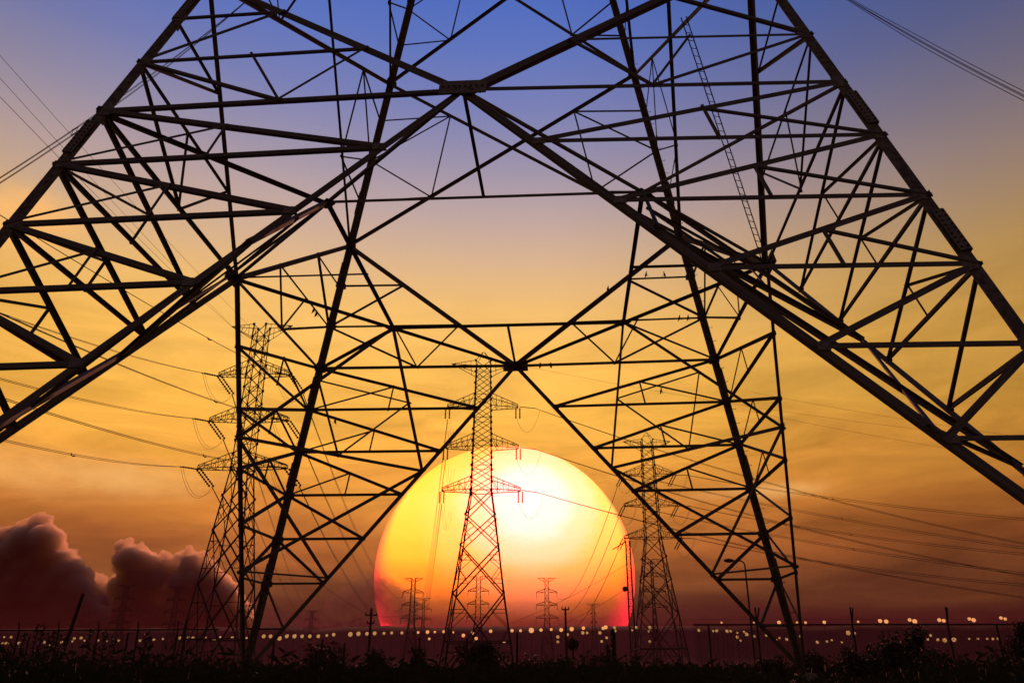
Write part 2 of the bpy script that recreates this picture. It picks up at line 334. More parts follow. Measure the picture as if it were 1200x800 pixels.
for f in range(4):
    n_, a_ = FACES[f]; nn = (n_+Vector((0, 0, kT))).normalized()
    hub = P(f, 0, hH, oB)
    for sgn in (-1, 1):
        foot = P(f, sgn, LV[7]); topn = P(f, sgn, hU)
        if True:
            mem('main_diagonal', hub, foot, wDI, nn, 1); mem('upper_diagonal', hub, topn, wV, nn, -1)
        dn = [hub if i == 0 else lerp(hub, foot, i/7) for i in range(8)]      # nodes along the long diagonal
        ln = [P(f, sgn, z) for z in LV]
        vn = [lerp(hub, topn, i/3) for i in range(4)]; un = [P(f, sgn, z) for z in UP]
        mem('waist_beam', ln[0], hub, wH*1.05, nn, 2)
        for i in range(1, 7):
            mem('horizontal_brace', ln[i], dn[i], wH if i < 5 else wH*.8, nn, 2)
        for i in range(6):
            mem('panel_brace', ln[i], dn[i+1], wD if i < 5 else wD*.75, nn, 3)
            if i < 3:
                mid = lerp(ln[i], dn[i+1], .5 if i else .47)
                mem('stay_brace', mid, ln[i+1], wR*1.1, nn, 4)
                hm = lerp(ln[i+1], dn[i+1], .5 if i else .47)
                mem('stay_brace', mid, hm, wR, nn, 5)
        # upper half: a and b levels
        mem('horizontal_brace', un[1], vn[1], wR*1.25, nn, 2); mem('horizontal_brace', un[2], vn[2], wR*1.25, nn, 2)
        mem('panel_brace', vn[2], un[1], wD*.8, nn, 3)
        Pm = lerp(ln[0], hub, .5)
        mem('panel_brace', un[1], Pm, wD*.72, nn, 3); mem('stay_brace', vn[1], Pm, wR*1.1, nn, 4)
        mem('stay_brace', lerp(un[1], vn[1], .5), Pm, wR, nn, 5)
        NODE += [(x, n_, .5) for x in ()]
        # diagonals of the crossed panels above
        for li in range(len(LEV)-1):
            z0, z1 = LEV[li], LEV[li+1]; w0, w1 = wd(z0), wd(z1)
            A, B = P(f, sgn, z0), P(f, -sgn, z1)
            mem('cross_diagonal', A, B, (.21 if li == 0 else .2)*(1 if li < 3 else .7), nn, 1 if sgn > 0 else -1)
            t_ = w0/(w0+w1); X = lerp(A, B, t_)
            T_, U_ = P(f, sgn, z1), P(f, sgn, z0)
            if li < 2:
                e, g_, mL = lerp(X, T_, .5), lerp(X, U_, .5), P(f, sgn, lerp(z0, z1, .52))
                q3, q1 = P(f, sgn, lerp(z0, z1, .77)), P(f, sgn, lerp(z0, z1, .27))
                for a, b in ((e, g_), (e, mL), (g_, mL), (e, q3), (g_, q1)): mem('stay_brace', a, b, wR, nn, 3)
    # waist level plan bracing
    hub2 = P((f+1) % 4, 0, hH, oB); UPV = Vector((0, 0, 1))
    Mid = lerp(hub, hub2, .5); hub0 = P((f-1) % 4, 0, hH, oB); Mid0 = lerp(hub, hub0, .5)
    mem('diamond_beam', hub, Mid, wP, UPV, 1); mem('diamond_beam', Mid, hub2, wP, UPV, 1)
    mem('inner_square_beam', Mid0, Mid, wP*.95, UPV, 2)
    mem('inner_tie', hub, lerp(Mid0, Mid, .5), wR*1.4, UPV, 3)
    C_ = P(f, 1, hH); mem('corner_beam', Mid, C_, wP, UPV, 0)
    # hip bracing inside each leg frame
    ft = P(f, 1, LV[7])
    def on(hb, z): return lerp(hb, ft, (hH-z)/(hH-LV[7]))
    z1, z2 = .905, .41
    a1, b1, a2, b2 = on(hub, z1), on(hub2, z1), on(hub, z2), on(hub2, z2)
    rin = -(n_+FACES[(f+1) % 4][0]).normalized()
    mem('hip_brace', Mid, a1, wI*.85, rin, 1); mem('hip_brace', Mid, b1, wI, rin, 1)
    mem('hip_tie', a1, b1, wI, rin, 2)
    mem('hip_brace', a1, b2, wI, rin, 1); mem('hip_brace', b1, a2, wI*.9, rin, -1)
    mem('hip_tie', a2, b2, wR*1.15, rin, 2)
    m1, m2, m3 = lerp(Mid, a1, .5), lerp(Mid, b1, .5), lerp(a1, b1, .5)
    mem('stay_brace', m1, m2, wR, rin, 3); mem('stay_brace', m2, m3, wR*1.1, rin, 3); mem('stay_brace', m1, m3, wR, rin, 3)
    # the leg itself: an angle with its corner outwards, spliced with bolted plates
    out = (n_+FACES[(f+1) % 4][0])
    me = bpy.data.meshes.new('leg'); base = P(f, 1, LV[7]); head = P(f, 1, LEV[-1])
    zax = (head-base).normalized(); xa = -(FACES[f][1]); xa = (xa-zax*xa.dot(zax)).normalized()
    ya = -(FACES[(f+1) % 4][0]*0+n_); ya = (ya-zax*ya.dot(zax)); ya = (ya-xa*ya.dot(xa)).normalized()
    tk = .05; c0 = -(xa+ya)*wLEG*.25
    pr = [(0, 0), (wLEG, 0), (wLEG, tk), (tk, tk), (tk, wLEG), (0, wLEG)]
    vs = [q+c0+xa*x+ya*y for q in (base-Vector((0, 0, .3)), head) for x, y in pr]
    fl = [(0, 3, 2, 1), (0, 5, 4, 3), (6, 7, 8, 9), (6, 9, 10, 11)]+[(i, (i+1) % 6, 6+(i+1) % 6, 6+i) for i in range(6)]
    me.from_pydata([tuple(v) for v in vs], [], fl); me.update()
    lg = link('leg', me, 'steel', TW)
    Rl = Matrix((xa, ya, zax)).transposed()
    bolts = MB()
    for zc in (hH-.105, hH-.52, .42, hU+.22, hU-.15):   # splice plates on both flanges
        pc = P(f, 1, zc)
        sp = MB()
        for ux, uy in ((xa, ya), (ya, xa)):
            R3 = Matrix((ux, uy, zax)).transposed()
            sp.box(pc+c0+ux*wLEG*.5-uy*.012, (wLEG*.9, .016, 1.5), R3)
            for bi in range(9):
                for bj in (-.25, .25):
                    bolts.box(pc+c0+ux*wLEG*(.5+bj)-uy*.03+zax*(-.64+bi*.16), (.045, .035, .045), R3)
        sp.build('splice_plate', 'plate', TW)
    tag(bolts.build('splice_bolts', 'bolt', TW), kind='stuff')
    # concrete plinth under the leg
    fb = P(f, 1, LV[7]); pl = MB(); hgt = fb.z+EYE
    v4 = [(-1, -1), (1, -1), (1, 1), (-1, 1)]
    for r_, z_ in ((1.0, -hgt-.3), (.75, -.5), (.5, -.12), (.5, 0)):
        for a, b in v4: pl.v.append(tuple(fb+Vector((a*r_, b*r_, z_))))
    for q in range(3):
        for i in range(4): pl.f.append((q*4+i, q*4+(i+1) % 4, q*4+4+(i+1) % 4, q*4+4+i))
    pl.f.append((12, 13, 14, 15)); pl.build('plinth', 'concrete', TW)
    # gusset plates: hub, leg nodes, diagonal nodes
    def plate(c, w_, h_, nrm, along, off, hubb=False):
        u = along; R3 = Matrix((u, nrm, u.cross(nrm))).transposed()
        p_ = MB(); cc = c+nrm*off
        ch = .25*min(w_, h_)
        pts = [(-w_/2+ch, -h_/2), (w_/2-ch, -h_/2), (w_/2, -h_/2+ch), (w_/2, h_/2), (-w_/2, h_/2), (-w_/2, -h_/2+ch)] if not hubb else \
              [(-w_/2, -h_/2), (w_/2, -h_/2), (w_/2, h_/2), (w_*.12, h_/2), (-w_*.12, h_/2), (-w_/2, h_/2)]
        vv = [cc+R3 @ Vector((x, y, z)) for y in (-.012, .012) for x, z in pts]; k6 = len(pts)
        p_.add(vv, [tuple(range(k6)), tuple(reversed(range(k6, 2*k6)))]+[(i, i+k6, (i+1) % k6+k6, (i+1) % k6) for i in range(k6)])
        return p_.build('gusset_plate', 'plate', TW)
    plate(hub, 1.5, .62, nn, a_, .13, True); hb = MB()
    R3 = Matrix((a_, nn, a_.cross(nn))).transposed()
    for bx_ in range(8): hb.box(hub+a_*(-.62+bx_*.177)+nn*.16, (.05, .05, .05), R3)
    for bs in (-1, 1):
        for k in range(4): hb.box(hub+a_*bs*(.2+k*.12)-a_.cross(nn).normalized()*(0)+Vector((0, 0, -.08-.06*k))+nn*.16, (.05, .05, .05), R3)
    tag(hb.build('hub_bolts', 'bolt', TW), kind='stuff')
    for sgn in (-1, 1):
        foot = P(f, sgn, LV[7]); topn = P(f, sgn, hU)
        for i in range(1, 6): plate(lerp(hub, foot, i/7)+a_*sgn*.12, .42-.03*i, .27, nn, a_, .045)
        for i in range(0, 6): plate(P(f, sgn, LV[i])-a_*sgn*.22, .4, .38 if i else .55, nn, a_, .05)
        for i in (1, 2, 3): plate(P(f, sgn, UP[i])-a_*sgn*.2, .42, .42, nn, a_, .05)
        plate(P(f, sgn, hT)-a_*sgn*.2, .5, .5, nn, a_, .05)
    plate(Mid, .7, .45, UPV, (hub2-hub).normalized(), -.06)

# step bolts up the far right leg and a caged ladder hanging inside the right face
st = MB(); ra = P(1, 1, LV[7]); rb = P(1, 1, 3.6); d_ = (rb-ra).normalized()
for i in range(95):
    p_ = ra+d_*(1.2+i*.42); s_ = 1 if i % 2 else -1
    v_ = Vector((.75, .1, 0)) if s_ > 0 else Vector((-.1, .75, 0))
    st.tube([p_+v_*.1, p_+v_*.42], .014, 4); st.tube([p_+v_*.42, p_+v_*.42+Vector((0, 0, .07))], .014, 4)
tag(st.build('step_bolts', 'bolt', TW), kind='stuff')
hubR = P(1, 0, hH, oB)
lad = empty('access_ladder', (0, 0, 0), label='narrow steel rung ladder hanging down inside the right face of the near tower', cat='ladder')
def t2w(v): return TW.matrix_basis @ v
TW.matrix_basis = Matrix.Translation(TW.location) @ Matrix.Rotation(YAW, 4, 'Z')
la, lb = t2w(hubR+Vector((-.15, -.1, .1))), None
# upper end: the point of the near right corner's inner brace seen above
lb = at(801, 20, 24.5)
lad.location = la
dl = lb-la; nrungs = 34; sxv = Vector((.10, -.03, 0))
for s_ in (-1, 1):
    r_ = MB(); r_.tube([sxv*s_, dl+sxv*s_], .026, 5); r_.build('rail', 'steel', lad)
for i in range(1, nrungs):
    r_ = MB(); p_ = dl*(i/nrungs); r_.tube([p_-sxv+Vector((0, 0, .05)), p_+sxv-Vector((0, 0, .05))], .018, 4); r_.build('rung', 'steel', lad)

# ------------------------------------------------------------------ distant pylons (one design)
#           z      half width
BODY = [(0, 6.65), (13.9, 4.5), (22.4, 3.45), (28.05, 2.75), (32.75, 2.03), (41.3, 1.84), (49.6, 1.66), (57.0, 1.5), (59.2, 1.5)]
ARMS = [(49.6, 7.0, 2.6), (41.3, 7.1, 2.5), (32.9, 7.5, 2.5)]
def bw(z):
    for (z0, w0), (z1, w1) in zip(BODY, BODY[1:]):
        if z0 <= z <= z1: return w0+(w1-w0)*(z-z0)/(z1-z0)
    return BODY[-1][1]
def insulator(root, a, b, n=9, r=.17):
    m_ = MB(); pts = []; rad = []
    a = Vector(a); b = Vector(b)
    for i in range(n*2+1):
        pts.append(lerp(a, b, i/(n*2))); rad.append(r if i % 2 else .05)
    m_.tube(pts, rad, 6); return m_.build('insulator_string', 'insul', root)
def pylon(x, y, yaw, label, detail=2, peak=True, scale=1., group=None, arms=None, jump=1, w=1., top='tee'):
    """detail 2: every bar a part; 1: body lattice joined, arms and insulators parts; 0: few parts"""
    root = empty('lattice_pylon', (x, y, 0), yaw, label=label, cat='pylon', group=group)
    body = [(z*scale, b_*w*scale) for z, b_ in BODY]; arms = arms or ARMS
    def hw(z):
        for (z0, w0), (z1, w1) in zip(body, body[1:]):
            if z0 <= z <= z1: return w0+(w1-w0)*(z-z0)/(z1-z0)
        return body[-1][1]
    joined = MB()
    def bar(name, a, b, wd_, ref=None):
        a = Vector(a); b = Vector(b)
        if detail == 2: return member(name, a, b, wd_, root, ref, ANGLE2)
        R_, L_ = frame(a, b, ref); R3 = R_.to_3x3()
        h_ = wd_*.36; vs = [a+R3 @ Vector((u, v, 0)) for u, v in ((-h_, -h_), (h_, -h_), (0, h_))]+[b+R3 @ Vector((u, v, 0)) for u, v in ((-h_, -h_), (h_, -h_), (0, h_))]
        joined.add(vs, [(0, 1, 4, 3), (1, 2, 5, 4), (2, 0, 3, 5), (0, 2, 1), (3, 4, 5)])
    cs = [(-1, -1), (1, -1), (1, 1), (-1, 1)]; thick = 1.0 if detail == 2 else 1.7
    for cx_, cy_ in cs:
        for (z0, w0), (z1, w1) in zip(body[:5], body[1:6]):
            pass
        for za, zb, t_ in ((0, 32.75*scale, .34), (32.75*scale, 59.2*scale, .26)):
            bar('leg', (cx_*hw(za), cy_*hw(za), za), (cx_*hw(zb), cy_*hw(zb), zb), t_*thick, Vector((cx_, 0, 0)))
    zs = [z*scale for z in (0, 13.9, 22.4, 28.05, 32.75)]; z = 32.75
    while z < 58: z += 2.4 if detail == 2 else 3.3; zs.append(min(z, 59.2)*scale)
    for k in range(4):
        (ax_, ay_), (bx_, by_) = cs[k], cs[(k+1) % 4]; nrm = Vector((ax_+bx_, ay_+by_, 0)).normalized()
        for i, (z0, z1) in enumerate(zip(zs, zs[1:])):
            w0, w1 = hw(z0), hw(z1); t_ = (.24 if i < 2 else .19 if i < 4 else .12)*thick
            a0, b0, a1, b1 = (Vector((ax_*w0, ay_*w0, z0)), Vector((bx_*w0, by_*w0, z0)), Vector((ax_*w1, ay_*w1, z1)), Vector((bx_*w1, by_*w1, z1)))
            bar('cross_brace', a0, b1, t_, nrm); bar('cross_brace', b0, a1, t_, -nrm)
            if i in (0, 1, 2) and detail >= 1:           # secondary bars inside the big crosses
                X = lerp(a0, b1, w0/(w0+w1)); s_ = .11*thick
                for L0, L1, sg in ((a0, a1, 1), (b0, b1, -1)):
                    Lm = lerp(L0, L1, w0/(w0+w1)); eu, ed = lerp(X, L1, .5), lerp(X, L0, .5)
                    bar('secondary_brace', Lm, eu, s_, nrm); bar('secondary_brace', Lm, ed, s_, nrm)
                    if i < 2:
                        bar('secondary_brace', lerp(L0, Lm, .5), ed, s_, nrm); bar('secondary_brace', lerp(Lm, L1, .5), eu, s_, nrm)
                if i == 0: bar('horizontal_brace', lerp(a0, a1, .42), lerp(b0, b1, .42), .2*thick, nrm)
            if i > 3 and i % 2 == 0: bar('horizontal_brace', a0, b0, .1*thick, nrm)
            if i == 4: bar('horizontal_brace', a0, b0, .16*thick, nrm)
    tips = []
    for ai, (az_, sp, dp) in enumerate(arms):
        az_, sp, dp = az_*scale, sp*scale, dp*scale
        for s_ in (-1, 1):
            w0 = hw(az_); w1 = hw(az_+dp); tip = Vector((s_*sp, 0, az_)); am = MB(); br = MB()
            T_ = .13*thick if detail == 2 else .2
            lo_pts = [Vector((s_*w0, q*w0, az_)) for q in (-1, 1)]; hi_pts = [Vector((s_*w1, q*w1, az_+dp)) for q in (-1, 1)]
            e0 = [Vector((s_*sp, q*.45*scale, az_)) for q in (-1, 1)]; e1 = [Vector((s_*sp, q*.45*scale, az_+.55*scale)) for q in (-1, 1)]
            for q in (0, 1):
                am.tube([lo_pts[q], e0[q]], T_*.6, 4); am.tube([hi_pts[q], e1[q]], T_*.6, 4); am.tube([e0[q], e1[q]], T_*.6, 4)
            am.tube([e0[0], e0[1]], T_*.6, 4); am.tube([e1[0], e1[1]], T_*.5, 4)
            arm = am.build('crossarm', 'steel2', root)
            nb = 5 if detail == 2 else 3
            def web(a, b):
                if detail == 2:
                    o_ = member('web_bar', a, b, .085, root, None, ANGLE2); o_.parent = arm
                else: br.tube([a, b], T_*.35, 3, False)
            for i in range(nb):
                for q in (0, 1):
                    a, b, c_, d2 = lerp(lo_pts[q], e0[q], i/nb), lerp(lo_pts[q], e0[q], (i+1)/nb), lerp(hi_pts[q], e1[q], i/nb), lerp(hi_pts[q], e1[q], (i+1)/nb)
                    web(a, d2) if i % 2 else web(c_, b)
                    if i: web(a, c_)
                a, b = lerp(lo_pts[0], e0[0], i/nb), lerp(lo_pts[1], e0[1], (i+1)/nb)
                web(a, b) if i % 2 else web(lerp(lo_pts[1], e0[1], i/nb), lerp(lo_pts[0], e0[0], (i+1)/nb))
            if detail < 2 and detail > 0: tag(br.build('web_bars', 'steel2', arm), kind='stuff')
            tips.append((ai, s_, Vector((s_*sp, 0, az_))))
    # earth wire arms
    zt = 59.2*scale; wt = hw(zt)
    for s_ in (-1, 1):
        am = MB(); T_ = .11*thick if detail == 2 else .18
        tip = Vector((s_*(6.5 if w > .73 or detail < 2 else 5.6)*scale, 0, zt if not peak else zt-.3*scale))
        for q in (-1, 1):
            am.tube([Vector((s_*wt, q*wt, zt)), tip], T_*.6, 4); am.tube([Vector((s_*wt, q*wt, zt-2.6*scale)), tip], T_*.6, 4)
            if detail:
                for i in range(1, 5):
                    am.tube([lerp(Vector((s_*wt, q*wt, zt)), tip, i/5), lerp(Vector((s_*wt, q*wt, zt-2.6*scale)), tip, (i+(.0 if i % 2 else .6))/5)], T_*.4, 3, False)
        am.build('earthwire_arm', 'steel2', root); tips.append((9, s_, tip))
    if peak:
        pk = MB()
        for cx_, cy_ in cs: pk.tube([(cx_*wt, cy_*wt, zt), (cx_*.12, cy_*.12, zt+2.3*scale)], .07*thick, 4)
        for cx_, cy_ in cs[:2]: pk.tube([(cx_*wt*.55, cy_*wt*.55, zt+1.05), (-cx_*wt*.55, cy_*wt*.55, zt+1.05)], .05, 3)
        pk.build('peak', 'steel2', root)
    if detail < 2: tag(joined.build('body_lattice', 'steel2', root), kind='stuff')
    else:
        for cx_, cy_ in cs:
            b_ = MB(); b_.box((cx_*hw(0), cy_*hw(0), .15), (1.1, 1.1, .9)); b_.build('footing', 'concrete', root)
            for zn in zs[1:]:
                b_ = MB(); q = hw(zn); b_.box((cx_*q, cy_*(q+.02), zn), (.42, .06, .5)); b_.build('node_plate', 'steel2', root)
    root.matrix_basis = Matrix.Translation((x, y, 0)) @ Matrix.Rotation(yaw, 4, 'Z')
    return root, tips
def wpt(root, v): return root.matrix_basis @ Vector(v)

pc = at(560.5, 781, 150); CEN, tipsC = pylon(at(560, 781, 150).x, 150, 0.02, 'tall lattice pylon standing in front of the middle of the sun', 2, True)
LEF, tipsL = pylon(at(252.5, 781, 131).x, 131, -.02, 'lattice pylon behind the left legs of the near tower, cut by its far left leg', 2, False, arms=[(49.6, 6.4, 2.6), (41.3, 6.8, 2.5), (32.9, 7.5, 2.5)], w=.72)
RIG, tipsR = pylon(at(774.5, 781, 210).x, 210, .0, 'lattice pylon just right of the sun, behind the near tower', 2, True)

def jumper(root, a, b, drop, r=.035, n=9):
    j = MB(); a = Vector(a); b = Vector(b)
    j.tube([lerp(a, b, i/n)-Vector((0, 0, drop*math.sin(math.pi*i/n)**.8)) for i in range(n+1)], r, 4); return j.build('jumper_loop', 'wire', root)

# strings and jumper loops on the three big pylons (local x along the arm, y along the line)
ends = {}
for nm, root, tips, kind in (('C', CEN, tipsC, 'drop'), ('L', LEF, tipsL, 'pull'), ('R', RIG, tipsR, 'pull')):
    for ai, s_, t in tips:
        if ai == 9: ends[nm, ai, s_] = wpt(root, t); continue
        if kind == 'drop':
            for q in (-.3, .3): insulator(root, t+Vector((q*1.3, 0, -.1)), t+Vector((q*1.3, 0, -2.3)), 8, .2)
            e = t+Vector((s_*2.6, -6, -1.6))
            if s_ > 0:
                insulator(root, t+Vector((.3, -.3, .1)), t+Vector((3.4, -1.8, -.7)), 8, .1)
                jumper(root, t+Vector((-.2, 0, -2.4)), t+Vector((4.4, -2, -1.1)), 3.6, .025); ends[nm, ai, s_] = wpt(root, t+Vector((3.4, -1.8, -.7)))
            else:
                for q in (0, .5):
                    jumper(root, t+Vector((q, .2, -2.3)), t+Vector((1.2+q, 2.5, -3.5)), 4.2, .018)
                ends[nm, ai, s_] = wpt(root, t+Vector((0, .6, -2.3)))
        else:
            k = -1 if nm == 'L' else 1
            f1 = t+Vector((-k*.9*-1, -3.0, -.25)) if nm == 'L' else t+Vector((1.6, -2.6, -.1))
            f1 = t+(Vector((-2.4, -1.6, .05)) if nm == 'L' else Vector((3.0, -1.6, -.45)))
            f2 = t+(Vector((1.6, 2.6, -2.5)) if nm == 'L' else Vector((-1.4, 1.6, -2.7)))
            for q in (-.22, .22):
                insulator(root, t+Vector((q, 0, -.05)), f1+Vector((q, 0, 0)), 7, .13); insulator(root, t+Vector((q*1.6, 0, -.05)), f2+Vector((q*1.6, 0, 0)), 8, .22)
            jumper(root, f1, f2, 3.4, .026); jumper(root, f1+Vector((.35, 0, 0)), f2+Vector((.35, 0, 0)), 3.1, .022)
            ends[nm, ai, s_] = wpt(root, f1); ends[nm, ai, s_*10] = wpt(root, f2)

# ------------------------------------------------------------------ overhead lines
def line(a, b, sag, label, r=.035, twin=.4, spacers=(), n=24, group=None, name='overhead_line'):
    a = Vector(a); b = Vector(b); root = empty(name, a, 0, label=label, cat='power line', group=group)
    d = b-a; side = Vector((d.y, -d.x, 0)).normalized(); offs = [Vector((0, 0, 0))] if not twin else [side*twin/2+Vector((0, 0, twin*.3)), -side*twin/2-Vector((0, 0, twin*.3))]
    if twin and twin > .9: offs = [side*.25+Vector((0, 0, .25)), side*.25-Vector((0, 0, .25)), -side*.25+Vector((0, 0, .25)), -side*.25-Vector((0, 0, .25))]
    def pt(t): return d*t-Vector((0, 0, sag*4*t*(1-t)))
    for o_ in offs:
        m_ = MB(); m_.tube([pt(i/n)+o_*min(1, i*2/n+.12) for i in range(n+1)], r, 5, True); m_.build('conductor', 'wire', root)
    for t in spacers:
        m_ = MB(); p_ = pt(t); lw = offs[0]*min(1, t*2+.12)
        if len(offs) == 4:
            for q in range(4):
                qs = [offs[0], offs[1], offs[3], offs[2]]; m_.tube([p_+qs[q], p_+qs[(q+1) % 4]*1.0], r*1.1, 4)
                m_.ball(p_+qs[q], r*2.4, 6, 5)
            m_.build('spacer', 'bolt', root)
        else:
            arc = [p_+lw*math.cos(u)*1.0-Vector((0, 0, 1))*(.16*math.sin(u))for u in [math.pi*i/6 for i in range(7)]]
            m_.tube(arc, .06, 4); m_.ball(arc[0], .09, 6, 5); m_.ball(arc[-1], .09, 6, 5); m_.build('spacer_damper', 'bolt', root)
    return root
E_ = ends
# left pylon, conductors running out past the camera on the left
for key, (px, py, D), sag, sp, lab in (
    (('L', 9, -1), (-40, 72, 40), .5, (), 'thin earth wire rising from the top left arm of the left pylon'),
    (('L', 0, 1), (-60, 215, 40), .6, (.42,), 'twin conductor rising left from the upper right arm of the left pylon'),
    (('L', 0, -1), (-60, 345, 62), .7, (.55,), 'twin conductor leaving the upper left arm of the left pylon'),
    (('L', 1, 1), (-60, 340, 44), .8, (.36,), 'twin conductor rising left from the middle right arm of the left pylon'),
    (('L', 1, -1), (-60, 427, 62), .7, (), 'twin conductor leaving the middle left arm of the left pylon'),
    (('L', 2, 1), (-60, 446, 46), .9, (.40,), 'twin conductor rising left from the lower right arm of the left pylon'),
    (('L', 2, -1), (-60, 500, 66), .8, (.62,), 'lowest twin conductor on the left, ending at the left pylon')):
    line(E_[key], at(px, py, D), sag, lab, .032 if key[1] != 9 else .02, .4 if key[1] != 9 else 0, sp)
for dy, lab in ((0, 'lower of two thin wires crossing the blue sky at the upper left edge'), (1, 'upper of two thin wires crossing the blue sky at the upper left edge')):
    line(at(285+dy*20, 395, 150), at(-60+dy*2, 25-dy*25, 50), .6, lab, .022, 0)
line(at(300, -8, 60), at(-70, 255, 42), 1.2, 'quad conductor with a spacer slanting behind the upper left leg of the near tower', .022, 1., (.68,))
line(at(960, -22, 45), at(1260, 142, 38), .5, 'quad conductor slanting down through the empty top right corner', .022, 1., ())
# right pylon out to the right
for key, (px, py, D), sag, sp, lab in (
    (('R', 0, 1), (1260, 613, 150), 1.2, (.46,), 'upper twin conductor leaving the right pylon to the right'),
    (('R', 1, 1), (1260, 654, 140), 1.4, (.52,), 'middle twin conductor leaving the right pylon to the right'),
    (('R', 2, 1), (1260, 690, 130), 1.4, (.50,), 'lowest twin conductor leaving the right pylon to the right'),
    (('R', 0, -1), (1260, 650, 150), 1.4, (.56,), 'twin conductor from the upper left arm of the right pylon'),
    (('R', 1, -1), (1260, 679, 140), 1.4, (.60,), 'twin conductor from the middle left arm of the right pylon'),
    (('C', 0, 1), (1260, 648, 150), 2.4, (.30,), 'conductor from the upper right arm of the pylon before the sun'),
    (('C', 1, 1), (1260, 684, 150), 2.4, (.22,), 'conductor from the middle right arm of the pylon before the sun'),
    (('C', 2, 1), (1260, 708, 150), 2., (.14,), 'conductor from the lower right arm of the pylon before the sun'),
    (('C', 9, 1), (1260, 520, 160), 2.0, (), 'thin earth wire from the top right arm of the pylon before the sun')):
    line(E_[key], at(px, py, D), sag, lab, .042 if key[1] != 9 else .02, (.55 if key[0] == 'R' else .25) if key[1] != 9 else 0, sp)
for a, b, lab in (((880, 459), (1260, 520), 'upper faint far wire crossing the plain sky right of the near tower'), ((880, 482), (1260, 548), 'second faint far wire crossing the plain sky right of the near tower')):
    line(at(*a, 260), at(*b, 240), 1, lab, .035, 0)

# ------------------------------------------------------------------ small far pylons
def dist_for(px, py, z):
    lo_, hi = 50, 4000
    for _ in range(50):
        m_ = (lo_+hi)/2
        if at(px, py, m_).z < z: lo_ = m_
        else: hi = m_
    return lo_
FAR = []
for px, py, top, w_, lab, dt, pk, sc in (
    (485, 673, 61.5, .8, 'far pylon with three pairs of arms at the lower left of the sun', 1, False, 1),
    (497, 697, 61.5, .55, 'slim far pylon close beside the one at the lower left of the sun', 1, False, 1),
    (561, 675, 59.2, .9, 'far pylon seen between the legs of the pylon before the sun', 1, False, 1),
    (640.5, 677, 59.2, .75, 'far pylon with a flat top standing right of the middle of the sun', 1, False, 1),
    (695, 707, 59.2, .7, 'small dark far pylon near the lower right rim of the sun', 1, False, 1),
    (763, 655, 59.2, .35, 'pale slim far pylon showing through the right pylon', 1, False, 1),
    (149, 685, 59.2, .75, 'small far pylon below the left clouds, left one of two', 1, False, 1),
    (209, 687, 59.2, .75, 'small far pylon below the left clouds, right one of two', 1, False, 1),
    (366, 715, 59.2, .75, 'tiny far pylon framed by the far left foot of the near tower', 1, False, 1),
    (614, 737, 59.2, .8, 'tiny pylon on the horizon between the two central pylons', 0, False, 1),
    (851.5, 732, 59.2, .7, 'tiny pylon on the horizon left of the far right foot', 0, False, 1)):
    D = dist_for(px, py, top*sc); q = at(px, py, D)
    arms_ = ARMS if 'dark far' not in lab else [(50, 2.6, 2), (42, 3, 2), (34, 3.4, 2)]
    r_, tp = pylon(q.x, D, 0, lab, dt, pk, sc, arms=arms_, w=w_)
    # suspension strings under each arm
    if dt:
        for ai, s_, t in tp:
            if ai != 9: insulator(r_, t, t-Vector((0, 0, 3.0)), 3, .28)
    FAR.append((r_, tp))
def faint(i, ai, s_, b, lab, sag=3, r=.07):
    r_, tp = FAR[i]; t = [q[2] for q in tp if q[0] == ai and q[1] == s_][0]
    line(wpt(r_, t-Vector((0, 0, 3 if ai != 9 else 0))), b, sag, lab, r, 0)
def tipw(i, ai, s_):
    r_, tp = FAR[i]; return wpt(r_, [q[2] for q in tp if q[0] == ai and q[1] == s_][0]-Vector((0, 0, 3)))
for ai, nm in ((0, 'upper'), (1, 'middle'), (2, 'lower')):
    line(tipw(6, ai, 1), tipw(7, ai, -1), 9, nm+' wire strung between the two small pylons below the left clouds', .10, 0)
    line(tipw(6, ai, -1), at(-60, 712+ai*9, 520), 12, nm+' wire from the left small pylon to the left edge', .10, 0)
    line(E_['R', ai, -10], tipw(3, ai, 1), 11, nm+' wire sweeping from the right pylon to the flat topped far pylon', .045, .5)
    line(E_['C', ai, -1], tipw(0, ai, 1), 8, nm+' wire from the pylon before the sun to the far pylon left of it', .035, .5)
    line(E_['L', ai, 10], tipw(0, ai, -1), 10, nm+' wire sweeping down from the left pylon towards the far pylons', .05, .5)
    line(E_['L', ai, -10], tipw(8, ai, 1), 10, nm+' wire sweeping down from the outer arm of the left pylon', .05, .5)
for a, b, lab in (((436, 720), (300, 738), 'wire running left from the wooden pole by the sun'), ((436, 720), (505, 706), 'wire rising right from the wooden pole by the sun'),
                  ((436, 721), (330, 640), 'wire climbing left from the wooden pole by the sun'), ((735, 660), (560, 742), 'wire falling left from the red mast top'), ((733, 690), (600, 748), 'second wire falling left from the red mast')):
    line(at(*a, 300), at(*b, 330), 2.5, lab, .06, 0)

